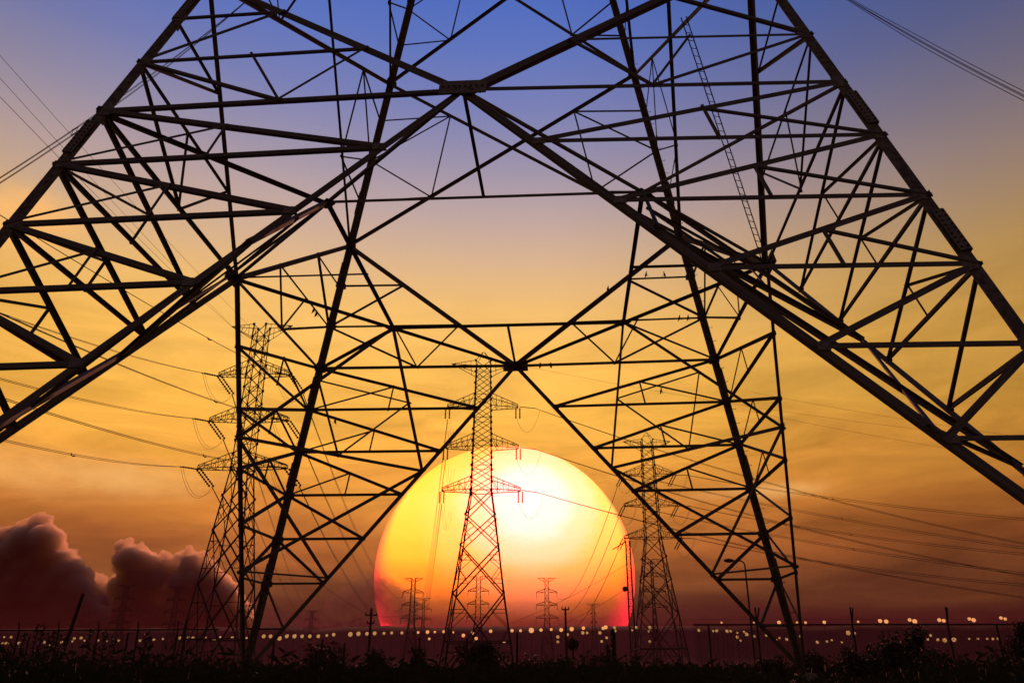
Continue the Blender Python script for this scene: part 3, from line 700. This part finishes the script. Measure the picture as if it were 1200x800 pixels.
# ------------------------------------------------------------------ mast, poles, street lamp
def pole(px, py, D, r, label, name='utility_pole', cat='pole', lean=0, m='wood', arm=None, py0=None):
    t = at(px, py, D); root = empty(name, (t.x-lean*t.z, D, 0), label=label, cat=cat)
    b_ = MB(); b_.tube([(0, 0, -.3), (lean*t.z, 0, t.z)], [r*1.15, r*.85], 8); b_.build('shaft', m, root)
    if arm:
        for dz, hl in arm:
            c_ = MB(); c_.box((lean*t.z, 0, t.z-dz), (hl*2, .14, .16)); ca = c_.build('crossarm', m, root)
            for q in (-.9, 0, .9):
                i_ = MB(); i_.tube([(lean*t.z+hl*q, 0, t.z-dz+.08), (lean*t.z+hl*q, 0, t.z-dz+.4)], [.09, .05], 6); i_.build('pin_insulator', 'insul', ca)
    return root
pole(98, 695, 62, .16, 'leaning wooden pole standing below the gap in the left clouds', lean=.16)
pole(435.5, 712, 110, .17, 'wooden pole with a small crossarm left of the sun', arm=((.9, .8), (1.9, .5)))
pole(662.5, 712, 110, .15, 'bare wooden pole right of the flat topped far pylon', arm=((.2, .5),))
for px, py, lab in ((35, 742, 'dark post rising from the scrub at the far left'), (150.5, 738, 'dark post left of the left pylon'), (219, 724, 'thin dark post against the foot of the left pylon'), (322, 742, 'dark post under the far left foot of the near tower'),
                    (378, 745, 'dark post in the scrub left of the sun'), (492, 744, 'dark post below the far pylon at the lower left of the sun'), (547, 745, 'dark post before the left foot of the central pylon'),
                    (606, 738, 'dark post right of the right foot of the central pylon'), (404, 750, 'short dark post in the scrub between two lamps')):
    pole(px, py+3, 56, .085, lab, 'fence_post', 'post')
# lattice radio mast at the right rim of the sun
def mast():
    D = 240; t = at(735.5, 633, D); root = empty('radio_mast', (t.x, D, 0), label='narrow reddish lattice mast standing at the right rim of the sun', cat='mast')
    w_ = .75; H = t.z
    for sx_, sy_ in ((-1, -1), (1, -1), (1, 1), (-1, 1)):
        b_ = MB(); b_.tube([(sx_*w_, sy_*w_, 0), (sx_*w_*.8, sy_*w_*.8, H)], .14, 4); b_.build('mast_leg', 'steel2', root)
    z = 0; i = 0; lat = MB()
    while z < H-2:
        for (ax_, ay_), (bx_, by_) in (((-1, -1), (1, -1)), ((1, -1), (1, 1)), ((1, 1), (-1, 1)), ((-1, 1), (-1, -1))):
            k = 1 if i % 2 else -1
            lat.tube([(ax_*w_*.9, ay_*w_*.9, z if k > 0 else z+2), (bx_*w_*.9, by_*w_*.9, z+2 if k > 0 else z)], .06, 3, False)
            lat.tube([(ax_*w_*.9, ay_*w_*.9, z), (bx_*w_*.9, by_*w_*.9, z)], .06, 3, False)
        z += 2; i += 1
    tag(lat.build('lattice_bars', 'steel2', root), kind='stuff')
    for s_ in (-1, 1):
        b_ = MB(); b_.tube([(s_*.4, 0, H-.2), (s_*2.6-2, 0, H-2.6)], .16, 6); b_.build('insulator_string', 'insul', root)
    for zz in (H*.62,):
        b_ = MB(); b_.tube([(-1.6, -.6, zz), (-1.6, -1.2, zz)], [.75, .75], 12); b_.build('dish', 'steel2', root)
mast()
def street_lamp():
    D = 74; base = at(885.5, 781, D); root = empty('street_lamp', (base.x, D, 0), label='tall unlit street lamp with curved arm, seen inside the far right foot', cat='street lamp')
    tp = at(875, 656, D); H = tp.z; p_ = MB(); bend = []
    for i in range(7):
        a = math.pi/2*i/6; bend.append((-.45+.45*math.cos(a), 0, H-.5+.45*math.sin(a)))
    p_.tube([(0, 0, -.2), (0, 0, H-.5)]+bend[1:]+[(-1.05, 0, H-.03)], [.11, .07]+[.06]*7, 8); p_.build('mast_and_arm', 'steel2', root)
    hd = MB(); hd.ball((-1.42, 0, H-.03), .45, 10, 6, (1.05, .45, .42)); hd.build('lamp_head', 'steel2', root)
    return root
street_lamp()

# ------------------------------------------------------------------ lit lamps along the far road
globe_hi = MB(); globe_hi.ball((0, 0, 0), 1, 12, 8); GL = {}
for k in ('warm', 'dim', 'red'):
    me = globe_hi.mesh('lamp_globe', True); me.materials.append(M[k]); GL[k] = me
pm = MB(); pm.tube([(0, 0, 0), (0, 0, 1)], 1, 6); POLE = pm.mesh('lamp_pole'); POLE.materials.append(M['steel2'])
cp = MB(); cp.tube([(0, 0, .9), (0, 0, 1.12)], [.5, .25], 8); CAP = cp.mesh('lamp_cap'); CAP.materials.append(M['steel2'])
ORD = ['first', 'second', 'third', 'fourth', 'fifth', 'sixth', 'seventh', 'eighth', 'ninth', 'tenth', 'eleventh', 'twelfth', 'thirteenth', 'fourteenth', 'fifteenth', 'sixteenth']
def lamp(px, py, r_px, k, label, group, z=11., G=None):
    if G: label = '%s from the left of the %s' % (ORD[sorted(G).index((px, py))], label)
    D = dist_for(px, py, z) if py < 770 else 120
    q = at(px, py, D)
    root = empty('lamp_post', (q.x, D, 0), label=label, cat='lamp', group=group)
    r = r_px*D/FOC*.88*random.Random(px*7+py).uniform(.62, 1.15)
    a = link('lamp_globe', GL[k], None, root); a.location = (0, 0, q.z); a.scale = (r, r, r)
    if q.z > .8:
        b_ = link('lamp_shaft', POLE, None, root); b_.scale = (.055, .055, q.z-r*.9)
        c_ = link('lamp_cap', CAP, None, root); c_.location = (0, 0, q.z); c_.scale = (r, r, r)
G1 = [(309, 745), (317, 745), (327.5, 747.5), (336, 745), (345, 745), (354, 745), (363, 745), (373, 745), (383, 744), (391, 743)]
for i, (x, y) in enumerate(G1): lamp(x, y, 2.3, 'dim', 'pale globe lamps seen through the far left foot', 'lamps in a row under the far left foot', G=G1)
G2 = [(410.5, 742.7), (420, 742), (430, 742), (439, 741.5), (450, 741.5), (459, 741), (471, 741)]
for x, y in G2: lamp(x, y, 2.5, 'dim', 'pale globe lamps just left of the lower sun', 'lamps in a row left of the sun', G=G2)
G3 = [(490, 740.5), (501, 740), (509.6, 740), (520, 739.6), (531, 740.5), (543, 744), (553.7, 741), (575, 739), (503, 748), (558, 747.6), (590.6, 752)]
for x, y in G3: lamp(x, y, 2.0, 'warm', 'orange lamps among the central pylon feet', 'lamps around the central pylon', G=G3)
G4 = [(600, 738.4), (610, 738.4), (622.7, 738), (634, 737.6), (646, 737), (657.6, 737.5), (670, 736.5), (683.7, 735.4), (706.8, 735.6), (709.8, 734.4)]
for i, (x, y) in enumerate(G4): lamp(x, y, (3.0 if i in (2, 6, 7) else 2.2), 'warm', 'bright lamps below the right half of the sun', 'lamps below the right half of the sun', G=G4)
G5 = [(665, 743), (653.7, 745.7), (653.7, 751.5), (683, 741), (688, 741), (703, 741), (710.6, 746.6), (705, 751), (720, 735), (721, 738.7), (711, 747)]
for x, y in G5: lamp(x, y, 1.8, 'dim', 'small red lamps below the bright row', 'small lamps below the bright row', 8., G=G5)
G6 = [(745.6, 734.6), (741, 738), (761.6, 734.4), (760.6, 738.6), (761.6, 751)]
for x, y in G6: lamp(x, y, 1.7, 'dim', 'small amber lamps behind the right pylon', 'lamps behind the right pylon', G=G6)
G7 = [(819, 738), (836, 739), (840, 738.5), (852, 739), (856.5, 739), (864, 741), (864, 746), (868, 750), (872, 740), (875, 742.7), (884, 745), (898, 744)]
for x, y in G7: lamp(x, y, 1.9, 'dim', 'amber lamps left of the far right foot', 'amber lamps left of the far right foot', 9., G=G7)
G8 = [(905.7, 745.7), (909.7, 749.5), (913.6, 747), (921.9, 748.6), (938, 745), (957.8, 752), (969, 751), (974.7, 749.6), (986.5, 752)]
for x, y in G8: lamp(x, y, 1.7, 'dim', 'amber lamps around the far right foot', 'amber lamps around the far right foot', 9., G=G8)
G9 = [(845.6, 729), (883.5, 729), (913, 729), (934, 729), (944, 729), (966, 728.6), (1005.6, 728)]
for x, y in G9: lamp(x, y, 2.2 if x in (913, 966) else 1.3, 'warm', 'single lamps above the fence rail', 'single lamps above the fence rail', 14., G=G9)
G10 = [(1031.4, 727), (1038.6, 727.7), (1066, 725.8), (1072, 727.5), (1100.8, 726), (1106, 726.8), (1136, 724.7), (1141, 726), (1173, 723.6), (1178, 724.7)]
for x, y in G10: lamp(x, y, 2.5, 'warm', 'paired lamps above the fence rail', 'paired lamps above the fence rail', 14., G=G10)
G11 = [(994, 741), (1001.5, 741.6), (1074, 747), (1070, 749), (1087, 748.5), (1090.6, 744), (1099, 749), (1107, 749.6), (1118, 749), (1136, 748), (1146, 748), (1157, 748), (1163.6, 748), (1169.7, 748)]
for i, (x, y) in enumerate(G11): lamp(x, y, 2.5 if i in (0, 7, 8) else 1.9, 'dim', 'low amber lamps beyond the leafy bush', 'low lamps beyond the bush', 9., G=G11)
G12 = [(5, 746), (13, 746), (3, 753), (7, 753), (11, 753), (22, 753), (52, 752), (57, 755), (72, 752), (85, 751), (99, 750), (87, 747.5), (95, 747), (115, 750), (125, 751), (139, 750)]
for x, y in G12: lamp(x, y, 1.6, 'dim', 'small amber lamps behind the left scrub', 'small lamps behind the left scrub', 8., G=G12)
G13 = [(164, 750), (180, 749), (191, 748), (211, 747), (221, 747), (226, 747), (241, 747), (251, 749), (258, 746), (272, 747), (289, 747), (298, 746)]
for x, y in G13: lamp(x, y, 1.9, 'dim', 'small amber lamps behind the left pylon', 'small lamps behind the left pylon', 9., G=G13)
G14 = [(964.7, 779), (974, 779), (1073.5, 780), (864, 779), (833, 778), (671, 779), (623, 779), (715, 779), (506, 779), (363, 779), (299.7, 779), (1095, 778)]
for x, y in G14: lamp(x, y, 2.4, 'red', 'dim red lamps near the ground', 'dim red lamps near the ground', G=G14)

# ------------------------------------------------------------------ security fence (right) and leaning post fence (left)
def fence(x0, x1, yr, D, posts, label, armed, spacing_mesh=.22, zlow=0.1):
    a = at(x0, yr[0], D); b = at(x1, yr[1], D); root = empty('wire_fence', (a.x, D, 0), label=label, cat='fence')
    L = b.x-a.x; za, zb = a.z, b.z
    r_ = MB(); r_.tube([(0, 0, za), (L, 0, zb)], .055, 6); r_.build('top_rail', 'mesh', root)
    for px, kind in posts:
        t = at(px, yr[0]+(yr[1]-yr[0])*(px-x0)/(x1-x0), D); X = t.x-a.x; p_ = MB()
        p_.tube([(X, 0, -.2), (X, 0, t.z)], .07, 6); po = p_.build('post', 'mesh', root)
        if kind == 'Y':
            for s_ in (-1, 1):
                q = MB(); q.tube([(X, 0, t.z-.05), (X+.22*s_+.12, .35*s_, t.z+1.05)], .055, 5); q.build('barb_arm', 'mesh', po)
        if kind == 'lean':
            q = MB(); q.tube([(X, 0, t.z-.1), (X+.14, -.45, t.z+.55)], .05, 5); q.build('barb_arm', 'mesh', po)
    w_ = MB(); n_ = int(L/spacing_mesh); H = max(za, zb)
    step = 1.1
    x = -H
    while x < L:
        for s_ in (1, -1):
            xa_, xb_ = (x, x+H) if s_ > 0 else (x+H, x)
            p0 = Vector((xa_, 0, 0)); p1 = Vector((xb_, 0, H)); d = p1-p0
            t0 = max(0, (-p0.x)/d.x if d.x > 0 else (L-p0.x)/d.x); t1 = min(1, (L-p0.x)/d.x if d.x > 0 else (-p0.x)/d.x)
            if t1-t0 > .02: w_.tube([p0+d*t0, p0+d*t1], .010, 3, False)
        x += spacing_mesh
    tag(w_.build('wire_netting', 'mesh', root), kind='stuff')
    for k in range(1):
        if armed:
            q = MB(); q.tube([(0, .35, za+.35+k*.3), (L, .35, zb+.35+k*.3)],   .006, 3); q.build('barbed_strand', 'mesh', root)
fence(812, 1290, (731.5, 731.0), 54, [(830, 's'), (887, 'Y'), (998.5, 'Y'), (1110.5, 'Y'), (1167.5, 's'), (1222, 'Y')], 'security fence with splayed barb arms crossing the right of the scene', True)
fence(-60, 256, (738.5, 737.0), 60, [(-24, 'lean'), (22.5, 'lean'), (69, 'lean'), (115.5, 'lean'), (162, 'lean'), (208.5, 'lean')], 'low wire fence on leaning posts behind the left scrub', True)

# ------------------------------------------------------------------ vegetation
def leafy(bm, c, r, n, size, rnd, sq=(1, 1, 1)):
    for _ in range(n):
        while True:
            v = Vector((rnd.uniform(-1, 1), rnd.uniform(-1, 1), rnd.uniform(-1, 1)))
            if v.length < 1 and v.length > .25: break
        p_ = Vector(c)+Vector((v.x*r*sq[0], v.y*r*sq[1], v.z*r*sq[2]))
        d = Vector((rnd.gauss(0, 1), rnd.gauss(0, 1), rnd.gauss(0, .8)+.2)).normalized(); s = d.cross(Vector((rnd.gauss(0, 1), rnd.gauss(0, 1), rnd.gauss(0, 1)))).normalized()
        L = size*rnd.uniform(.6, 1.4); w_ = L*.32
        bm.add([p_, p_+d*L*.5+s*w_, p_+d*L, p_+d*L*.5-s*w_], [(0, 1, 2, 3)])
def bush(px, top_y, w_px, D, label, name='bush', cat='bush', seed=1, leaf=.28, n=900, flat=.8):
    rnd = random.Random(seed); t = at(px, top_y, D); W_ = w_px*D/FOC/2; root = empty(name, (t.x, D, 0), label=label, cat=cat)
    H = t.z; tr = MB()
    tips_ = []
    for i in range(7):
        a = rnd.uniform(0, 6.28); rr = rnd.uniform(.3, .85); tip = Vector((math.cos(a)*W_*rr, math.sin(a)*W_*rr*.7, H*rnd.uniform(.55, .92)))
        tr.tube([(0, 0, -.2), lerp(Vector((0, 0, 0)), tip, .5)+Vector((0, 0, H*.12)), tip], [.09, .05, .015], 5); tips_.append(tip)
    tr.build('stems', 'bark', root)
    cr = MB()
    for tip in tips_+[Vector((0, 0, H*.8))]:
        for _ in range(4):
            q = lerp(Vector((tip.x*.3, tip.y*.3, H*.3)), tip, rnd.uniform(.3, 1)); leafy(cr, q, W_*rnd.uniform(.22, .42), n//28, leaf, rnd, (1, 1, .75))
    for i in range(int(n/14)):
        a = rnd.uniform(0, 6.28); rr = rnd.uniform(0, 1)**.5*W_; leafy(cr, (math.cos(a)*rr, math.sin(a)*rr*.6, rnd.uniform(0, H*.55)), W_*.2, 14, leaf, rnd)
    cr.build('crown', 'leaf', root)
    return root
bush(1041, 726, 78, 46, 'leafy rounded bush rising above the fence rail at the right', seed=4, leaf=.16, n=2600)
bush(1004, 748, 60, 48, 'lower leafy bush to the left of the rounded bush at the right', seed=5, leaf=.15, n=1600)
bush(1085, 752, 90, 52, 'low spreading bush to the right of the rounded bush', seed=8, leaf=.15, n=1800)
bush(1192, 708, 44, 50, 'dark tree cut by the right edge of the picture', 'tree', 'tree', 6, .17, 2200)
bush(493, 754, 34, 70, 'rounded bush at the foot of the far pylon at the lower left of the sun', seed=7, leaf=.2, n=1500)
bush(565, 742, 60, 80, 'dark tree between the feet of the central pylon', 'tree', 'tree', 9, .24, 2400)
bush(640, 768, 60, 75, 'low bush under the flat topped far pylon', seed=11, leaf=.2, n=1300)
bush(905, 764, 40, 60, 'low bush just left of the far right foot', seed=12, leaf=.18, n=1000)
bush(950, 758, 44, 58, 'low bush just right of the far right foot', seed=13, leaf=.18, n=1100)
bush(380, 752, 70, 66, 'ragged bush under the far left foot lamps', seed=14, leaf=.2, n=1500)
bush(436, 757, 50, 66, 'ragged bush around the wooden pole left of the sun', seed=15, leaf=.2, n=1200)
# clipped round tree
rt = at(671, 747, 105); rroot = empty('round_tree', (rt.x, 105, 0), label='small round headed tree on a bare stem below the sun', cat='tree')
q = MB(); q.tube([(0, 0, -.2), (0, 0, rt.z-1)], .14, 6); q.build('trunk', 'bark', rroot)
q = MB(); rn = random.Random(3); leafy(q, (0, 0, rt.z-.75), .72, 900, .2, rn); q.build('crown', 'leaf', rroot)
# narrow conifers
def conifer(px, top_y, w_px, D, label, seed):
    rnd = random.Random(seed); t = at(px, top_y, D); root = empty('conifer', (t.x, D, 0), label=label, cat='tree'); H = t.z; W_ = w_px*D/FOC/2
    q = MB(); q.tube([(0, 0, -.2), (0, 0, H*.96)], [.12, .02], 6); q.build('trunk', 'bark', root)
    q = MB(); z = .3
    while z < H:
        r = W_*(1-z/H)**.6*rnd.uniform(.6, 1.15)+.04
        leafy(q, (rnd.uniform(-.1, .1), 0, z), r, 26, .22, rnd, (1, 1, .5)); z += .16
    q.build('crown', 'leaf', root)
conifer(718, 737, 9, 90, 'narrow dark conifer at the lower right rim of the sun', 2)
conifer(712, 757, 9, 92, 'shorter narrow conifer left of the dark one by the rim', 22)
# columnar weeds along the left
for i, (px, ty, w_, lab) in enumerate(((29, 740, 7, 'narrow leafy plant second from the left edge'), (45, 732, 6, 'narrow leafy plant with a pointed tip left of the tallest'), (52, 730.5, 6, 'tallest of the narrow leafy plants at the left'),
        (58, 740, 7, 'narrow leafy plant right beside the tallest'), (64, 741, 6, 'narrow leafy plant between two leaning posts'), (71, 743, 8, 'broad headed leafy plant by the second leaning post'), (79, 742, 9, 'leafy plant just left of the leaning wooden pole'),
        (106, 737.5, 9, 'leafy plant just right of the leaning wooden pole'), (124, 741, 9, 'leafy plant right of the third leaning post'), (135, 745, 8, 'leafy plant before the left one of two small pylons'), (172, 741, 8, 'leafy plant between the two small pylons'), (178, 745, 7, 'short leafy plant close to the right one of two small pylons'))):
    rnd = random.Random(60+i); D = 50; t = at(px, ty, D); root = empty('tall_plant', (t.x, D, 0), label=lab, cat='plant', group='narrow plants along the left'); H = t.z; W_ = w_*D/FOC/2
    q = MB(); q.tube([(0, 0, -.2), (.03, 0, H*.98)], [.05, .015], 5); q.build('stem', 'bark', root)
    q = MB(); z = .6
    while z < H:
        leafy(q, (rnd.uniform(-.08, .08), 0, z), W_*rnd.uniform(.5, 1.1)*(1.15-.5*z/H), 12, .13, rnd, (1, 1, .6)); z += .14
    q.build('foliage', 'leaf', root)
# scrub that covers the ground: blades and leafy stalks, uncountable
sc_ = MB(); rnd = random.Random(31)
for i in range(15000):
    D = 34+rnd.random()**1.3*120; half = D*.72
    x = rnd.uniform(-half, half); hgt = (.85+1.1*(noise.noise(Vector((x*.11, D*.05, 5)))+.5))*rnd.uniform(.55, 1.2)
    hgt = max(.35, hgt)
    if x < -D*.25: hgt *= 1.25
    b = Vector((x, D, -.05)); ln_ = Vector((rnd.gauss(0, .16), rnd.gauss(0, .1), 1))*hgt
    s_ = Vector((rnd.uniform(.02, .06), 0, 0))*(D/50)
    sc_.add([b-s_, b+s_, b+ln_*.6+s_*.7, b+ln_*.6-s_*.7, b+ln_*1.0], [(0, 1, 2, 3), (3, 2, 4)])
    for k in range(4):
        p_ = b+ln_*rnd.uniform(.3, 1); d = Vector((rnd.gauss(0, .3), rnd.gauss(0, .2), rnd.uniform(.05, .4))); sv = Vector((0, 0, .07))
        sc_.add([p_, p_+d*.5+sv, p_+d, p_+d*.5-sv], [(0, 1, 2, 3)])
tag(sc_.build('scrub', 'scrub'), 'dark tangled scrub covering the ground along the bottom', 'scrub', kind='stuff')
sc2 = MB()
for i in range(2600):                           # hummocks of denser growth
    D = 40+rnd.random()*160; x = rnd.uniform(-D*.75, D*.75); hh = rnd.uniform(.5, 1.6)+max(0, (D-60)*.006)
    leafy(sc2, (x, D, hh*.35), hh*.75, 10, .5, rnd, (1.5, 1, .8))
tag(sc2.build('undergrowth', 'scrub'), 'dense low undergrowth between the scrub stalks', 'undergrowth', kind='stuff')
# dim lit boards low down at the right
for px, w_, lab in ((1050, .95, 'dim red lit board low down below the rounded bush'), (1102.5, 1.1, 'left one of two dim red lit boards low down at the right'), (1117, 1.1, 'right one of two dim red lit boards low down at the right')):
    c_ = at(px, 775, 75); root = empty('sign_board', (c_.x, 75, 0), label=lab, cat='board')
    q = MB(); q.box((0, 0, 1.55), (w_*.85, .08, .8)); q.build('panel', 'facade', root)
    for s_ in (-1, 1):
        q = MB(); q.box((s_*.3, .07, .8), (.06, .06, 1.7)); q.build('post', 'steel2', root)

# ------------------------------------------------------------------ birds on the steel
def bird_mesh():
    q = MB(); prof = [(-.155, .004, .012), (-.12, .016, .006), (-.08, .022, .012), (-.055, .034, .03), (-.01, .05, .05), (.035, .046, .07), (.06, .03, .095), (.075, .027, .115), (.095, .026, .128), (.112, .014, .128), (.125, .006, .124), (.142, .001, .120)]
    n = 8
    for x, r, z in prof:
        for k in range(n):
            a = 2*math.pi*k/n; q.v.append((x, r*math.cos(a)*(1.6 if x < -.1 else 1), z+.035+r*math.sin(a)*(.5 if x < -.1 else 1)))
    for i in range(len(prof)-1):
        for k in range(n): q.f.append((i*n+k, i*n+(k+1) % n, (i+1)*n+(k+1) % n, (i+1)*n+k))
    q.f.append(tuple(range(n)))
    me = q.mesh('bird', True); me.materials.append(M['bird']); return me
BIRD = bird_mesh(); lg = MB()
for s_ in (-1, 1):
    lg.tube([(.0, s_*.02, .045), (.012, s_*.022, 0)], .005, 4)
    for dx in (-.02, .03): lg.tube([(.012, s_*.022, 0), (.012+dx, s_*.022, -.004)], .004, 3)
LEGM = lg.mesh('bird_legs'); LEGM.materials.append(M['bird'])
def bird(px, py, y_world, label, rz, tilt=-.75, s=1.55):
    q = at(px, py, y_world)
    root = empty('bird', q, rz, label=label, cat='bird'); root.scale = (s, s, s)
    b_ = link('body', BIRD, None, root); b_.rotation_euler = (0, tilt, 0); b_.location = (0, 0, -.005)
    link('legs', LEGM, None, root)
yF = t2w(P(2, 0, UP[2])).y; yb = t2w(P(2, 0, UP[1])).y; y0 = t2w(P(2, 0, hH)).y; y1 = t2w(P(2, 0, LV[1])).y
for px, py, Y_, lab, rz in ((759, 323.5, yF, 'left one of two birds perched on the far horizontal brace at the right', 0), (777, 323.5, yF, 'right one of two birds perched on the far horizontal brace at the right', 3.1),
        (714, 340.5, (yF+yb)/2, 'lone small bird on the rising far diagonal at the right', .4), (798, 374.5, yb, 'left bird of the pair on the brace just above the far waist beam', 0), (808, 374.5, yb, 'right bird of the pair on the brace just above the far waist beam', .3),
        (633.5, 430.5, y0, 'left tiny bird on the far waist beam right of the hub', 1.2), (645, 430.5, y0, 'right tiny bird on the far waist beam right of the hub', 1.9), (776.5, 460, y0+.4, 'bird on a sloping panel brace above the right pylon', .2),
        (391, 495.5, y1, 'bird on the sloping brace near the far left leg', 2.8), (394, 381.5, yb, 'bird on the brace beside the far left leg above the waist', .2), (369, 366, yb-3, 'upper bird of two clinging to a brace left of the far left leg', .6), (372, 370.5, yb-3, 'lower bird of two clinging to a brace left of the far left leg', .8)):
    bird(px, py, Y_, lab, rz)

# ------------------------------------------------------------------ haze
hz = MB(); hz.box((0, 1080, 50.5), (6000, 2760, 105)); HZ = hz.mesh('haze')
hm = bpy.data.materials.new('air'); hm.use_nodes = True; t = hm.node_tree; t.nodes.clear()
pv = N(t, 'ShaderNodeVolumePrincipled'); pv.inputs['Density'].default_value = .00036; pv.inputs['Color'].default_value = (.115, .028, .042, 1); pv.inputs['Anisotropy'].default_value = .3
oo = N(t, 'ShaderNodeOutputMaterial'); t.links.new(pv.outputs[0], oo.inputs['Volume'])
tag(link('haze', HZ, hm), 'thin reddish dusk haze over the plain', 'haze', kind='stuff')
